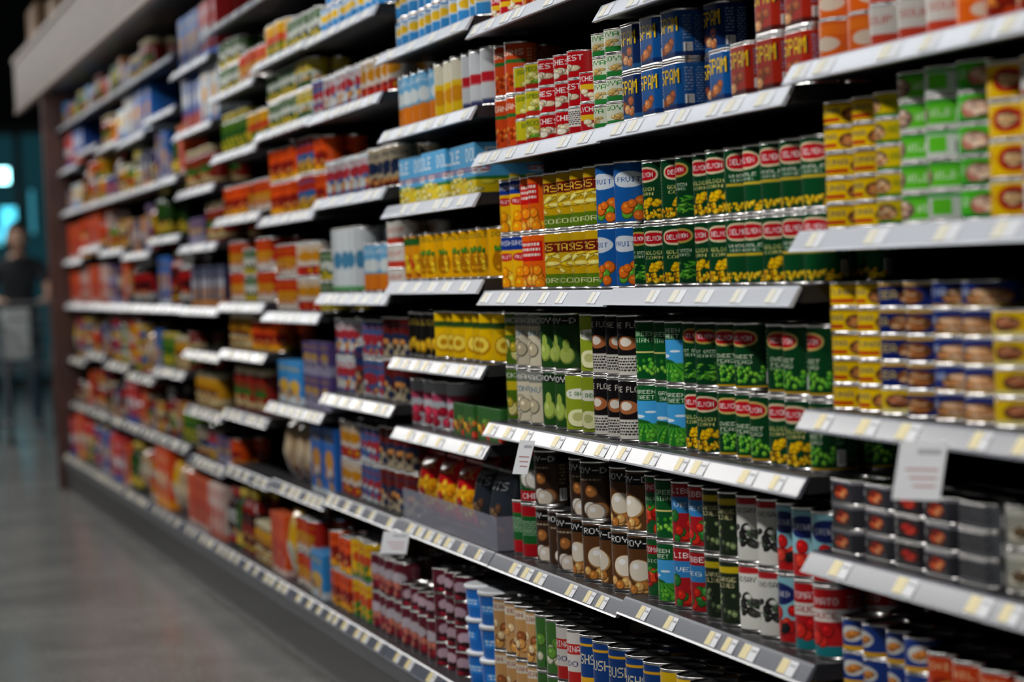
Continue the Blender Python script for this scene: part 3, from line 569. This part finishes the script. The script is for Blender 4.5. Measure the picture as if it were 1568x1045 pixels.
# ------------------------------------------------------------------ shopper + trolley
M_SKIN=solid('skin',(.50,.30,.21),.55,noise=.05); M_NAVY=solid('dark_jacket',(.010,.014,.02),.8,noise=.2,scale=40)
M_JEAN=solid('jeans',(.015,.045,.07),.8,noise=.2,scale=60); M_HAIR=solid('hair',(.010,.007,.005),.5); M_SHOE=solid('shoe',(.02,.02,.02),.5)
M_WHITE=solid('white_cloth',(.6,.66,.66),.8)
def person(loc):
    root=empty('shopper',loc)
    V=[];E=[];Rr=[]
    def v(p,r,par=None):
        V.append(p); Rr.append(r); i=len(V)-1
        if par is not None: E.append((par,i))
        return i
    pel=v((0,.02,.90),.125); sp=v((0,0,1.06),.115,pel); ch=v((0,-.05,1.25),.135,sp); nk=v((0,-.08,1.38),.058,ch); hd=v((0,-.10,1.45),.05,nk)
    for s in (-1,1):
        st=.12*s
        hip=v((.09*s,.02,.84),.095,pel); kn=v((.095*s,-.02-st,.47),.06,hip); an=v((.1*s,.04-st*1.3,.09),.04,kn); v((.105*s,-.1-st*1.3,.04),.035,an)
        sh=v((.17*s,-.05,1.31),.06,ch); el=v((.25*s,-.14,1.08),.043,sh); wr=v((.17*s,-.38,1.03),.03,el); pa=v((.16*s,-.45,1.04),.028,wr)
        for j,(dx,l) in enumerate([(-.03,.07),(-.01,.08),(.01,.075),(.03,.06)]):
            a=v((.16*s+dx,-.49,1.045),.01,pa); b=v((.16*s+dx,-.49-l*.45,1.03),.009,a); v((.16*s+dx,-.49-l*.4,1.0),.008,b)
        a=v((.16*s-.04*s,-.43,1.03),.011,pa); v((.16*s-.06*s,-.46,1.005),.009,a)
    me=bpy.data.meshes.new('b'); me.from_pydata(V,E,[]); o=bpy.data.objects.new('b',me); COL.objects.link(o)
    md=o.modifiers.new('s','SKIN'); 
    for i,r in enumerate(Rr): me.skin_vertices[0].data[i].radius=(r,r)
    me.skin_vertices[0].data[0].use_root=True
    sb=o.modifiers.new('ss','SUBSURF'); sb.levels=2; sb.render_levels=2
    dg=bpy.context.evaluated_depsgraph_get(); dg.update()
    nm=bpy.data.meshes.new_from_object(o.evaluated_get(dg)); bpy.data.objects.remove(o)
    nm.materials.clear()
    for mt in (M_NAVY,M_JEAN,M_SKIN,M_SHOE): nm.materials.append(mt)
    for p in nm.polygons:
        c=p.center; p.use_smooth=True
        p.material_index=3 if c.z<.1 else (1 if c.z<.93 else (2 if (c.y<-.18 or c.z>1.385 or (abs(c.x)>.19 and c.z<1.18)) else 0))
    b=bpy.data.objects.new('body',nm); COL.objects.link(b); b.parent=root
    bm=bmesh.new(); bmesh.ops.create_uvsphere(bm,u_segments=24,v_segments=18,radius=1)
    for q in bm.verts:
        x,y,z=q.co; tp=1-.22*max(0,-z)
        q.co=Vector((x*.075*tp,y*.095*(1-.08*max(0,-z)),z*.115))
        if y<-.85 and -.35<z<.15 and abs(x)<.2: q.co.y-=.018*(1-abs(x)/.2)
    for f in bm.faces: f.material_index=0; f.smooth=True
    def add(cx,cy,cz,rx,ry,rz,mi):
        r=bmesh.ops.create_uvsphere(bm,u_segments=10,v_segments=8,radius=1)
        for q in r['verts']: q.co=Vector((cx+q.co.x*rx,cy+q.co.y*ry,cz+q.co.z*rz))
        for q in r['verts']:
            for f in q.link_faces: f.material_index=mi; f.smooth=True
    for s in (-1,1):
        add(.03*s,-.083,.005,.013,.01,.008,2); add(.03*s,-.092,.005,.006,.004,.006,1); add(.075*s,.005,-.01,.012,.02,.03,0); add(.03*s,-.088,.025,.017,.006,.004,1)
    add(0,-.082,-.06,.024,.01,.008,3)
    r=bmesh.ops.create_uvsphere(bm,u_segments=24,v_segments=16,radius=1)
    for q in r['verts']:
        x,y,z=q.co; 
        if y<-.2 and z<.45: q.co=Vector((x*.07,-.02,.05+z*.05))
        else: q.co=Vector((x*.086,y*.103+.008,z*.122+.012-(.03 if z<-.3 else 0)))
        for f in q.link_faces: f.material_index=1; f.smooth=True
    hm=bpy.data.meshes.new('head'); bm.to_mesh(hm); bm.free()
    for mt in (M_SKIN,M_HAIR,M_WHITE,solid('lips',(.4,.12,.1),.5)): hm.materials.append(mt)
    h=bpy.data.objects.new('head',hm); COL.objects.link(h); h.location=(0,-.125,1.535); h.rotation_euler=(.25,0,.3); h.parent=root
    return root
person((1.62,20.4,0))
m=MB([M_ALU,M_BLACK,solid('white_shopping_bag',(.5,.55,.55),.6),solid('trolley_handle_grey',(.15,.15,.16),.4)])
def L(a,b,t): return a+(b-a)*t
T=[(-.27,.45,.98),(.27,.45,.98),(.21,-.45,.92),(-.21,-.45,.92)]; B=[(-.2,.38,.5),(.2,.38,.5),(.16,-.38,.58),(-.16,-.38,.58)]
for i in range(4):
    j=(i+1)%4; m.bar(T[i],T[j],.008); m.bar(B[i],B[j],.006); m.bar(T[i],B[i],.006)
    for t in np.linspace(.08,.92,10): m.bar([L(T[i][c],T[j][c],t) for c in range(3)],[L(B[i][c],B[j][c],t) for c in range(3)],.0025,0,5)
    for t in (.33,.66): m.bar([L(T[i][c],B[i][c],t) for c in range(3)],[L(T[j][c],B[j][c],t) for c in range(3)],.003,0,5)
for t in np.linspace(.05,.95,9): m.bar([L(B[0][c],B[1][c],t) for c in range(3)],[L(B[3][c],B[2][c],t) for c in range(3)],.003,0,5)
for s in (-1,1):
    m.bar((.2*s,.38,.5),(.22*s,.36,.14),.014,1); m.bar((.22*s,.36,.14),(.17*s,-.42,.14),.014,1); m.bar((.17*s,-.42,.14),(.16*s,-.1,.54),.012,1)
    m.bar((.27*s,.45,.98),(.26*s,.55,1.02),.01)
    for y,x in ((.34,.22),(-.4,.17)):
        m.bar((x*s,y,.14),(x*s,y,.07),.01); m.bar((x*s-.014,y,.062),(x*s+.014,y,.062),.062,1,16)
m.bar((-.28,.55,1.02),(.28,.55,1.02),.016,3,12)
m.box(-.16,.02,-.1,.2,.62,.98,2)
m.obj('shopping_trolley',None,(1.57,19.25,0))

# ------------------------------------------------------------------ ceiling lights
lightm=solid('lamp_diffuser',(1,1,1),.5,emit=(1,.98,.96),es=5)
for i in range(11):  # farthest two lamps lengthen the row, added to brighten the shopper
    y=-1.2+2.6*i
    m=MB([M_ALU,lightm]); m.box(-.12,.12,-.95,.95,.0,.07,0); m.box(-.10,.10,-.93,.93,-.006,-.0005,1)
    for yy in (-.7,.7): m.bar((0,yy,.07),(0,yy,1.59),.006)
    m.obj('linear_ceiling_lamp',None,(-.3,y,3.01))
    l=bpy.data.lights.new('aisle_lamp','AREA'); l.shape='RECTANGLE'; l.size=.22; l.size_y=1.9; l.energy=40; l.color=(1.,.975,.94)
    o=bpy.data.objects.new('aisle_lamp_light',l); o.location=(-.3,y,2.99); COL.objects.link(o)
l=bpy.data.lights.new('canopy_strip','AREA'); l.shape='RECTANGLE'; l.size=.03; l.size_y=yb-ya; l.energy=12; l.color=(.92,.97,1.)
o=bpy.data.objects.new('canopy_strip_light',l); o.location=(1.24,(ya+yb)/2,EYE+1.058); o.rotation_euler=(0,math.radians(-12),0); COL.objects.link(o)
w=bpy.data.worlds.new('world'); scene.world=w; w.use_nodes=True
w.node_tree.nodes['Background'].inputs[0].default_value=(.5,.6,.75,1); w.node_tree.nodes['Background'].inputs[1].default_value=.02

# ------------------------------------------------------------------ camera
cam=bpy.data.cameras.new('camera'); co=bpy.data.objects.new('camera',cam); COL.objects.link(co); scene.camera=co
cam.sensor_width=36; cam.lens=90; cam.clip_end=200
th=math.radians(15.4); p=math.radians(1.65); ro=math.radians(2.4)
fw=Vector((math.sin(th)*math.cos(p),math.cos(th)*math.cos(p),-math.sin(p)))
r0=fw.cross(Vector((0,0,1))).normalized(); u0=r0.cross(fw).normalized()
u=u0*math.cos(ro)+r0*math.sin(ro); r=r0*math.cos(ro)-u0*math.sin(ro)
M=Matrix((r,u,-fw)).transposed().to_4x4(); M.translation=Vector((0,0,EYE)); co.matrix_world=M
cam.dof.use_dof=True; cam.dof.focus_distance=4.75; cam.dof.aperture_fstop=3.1
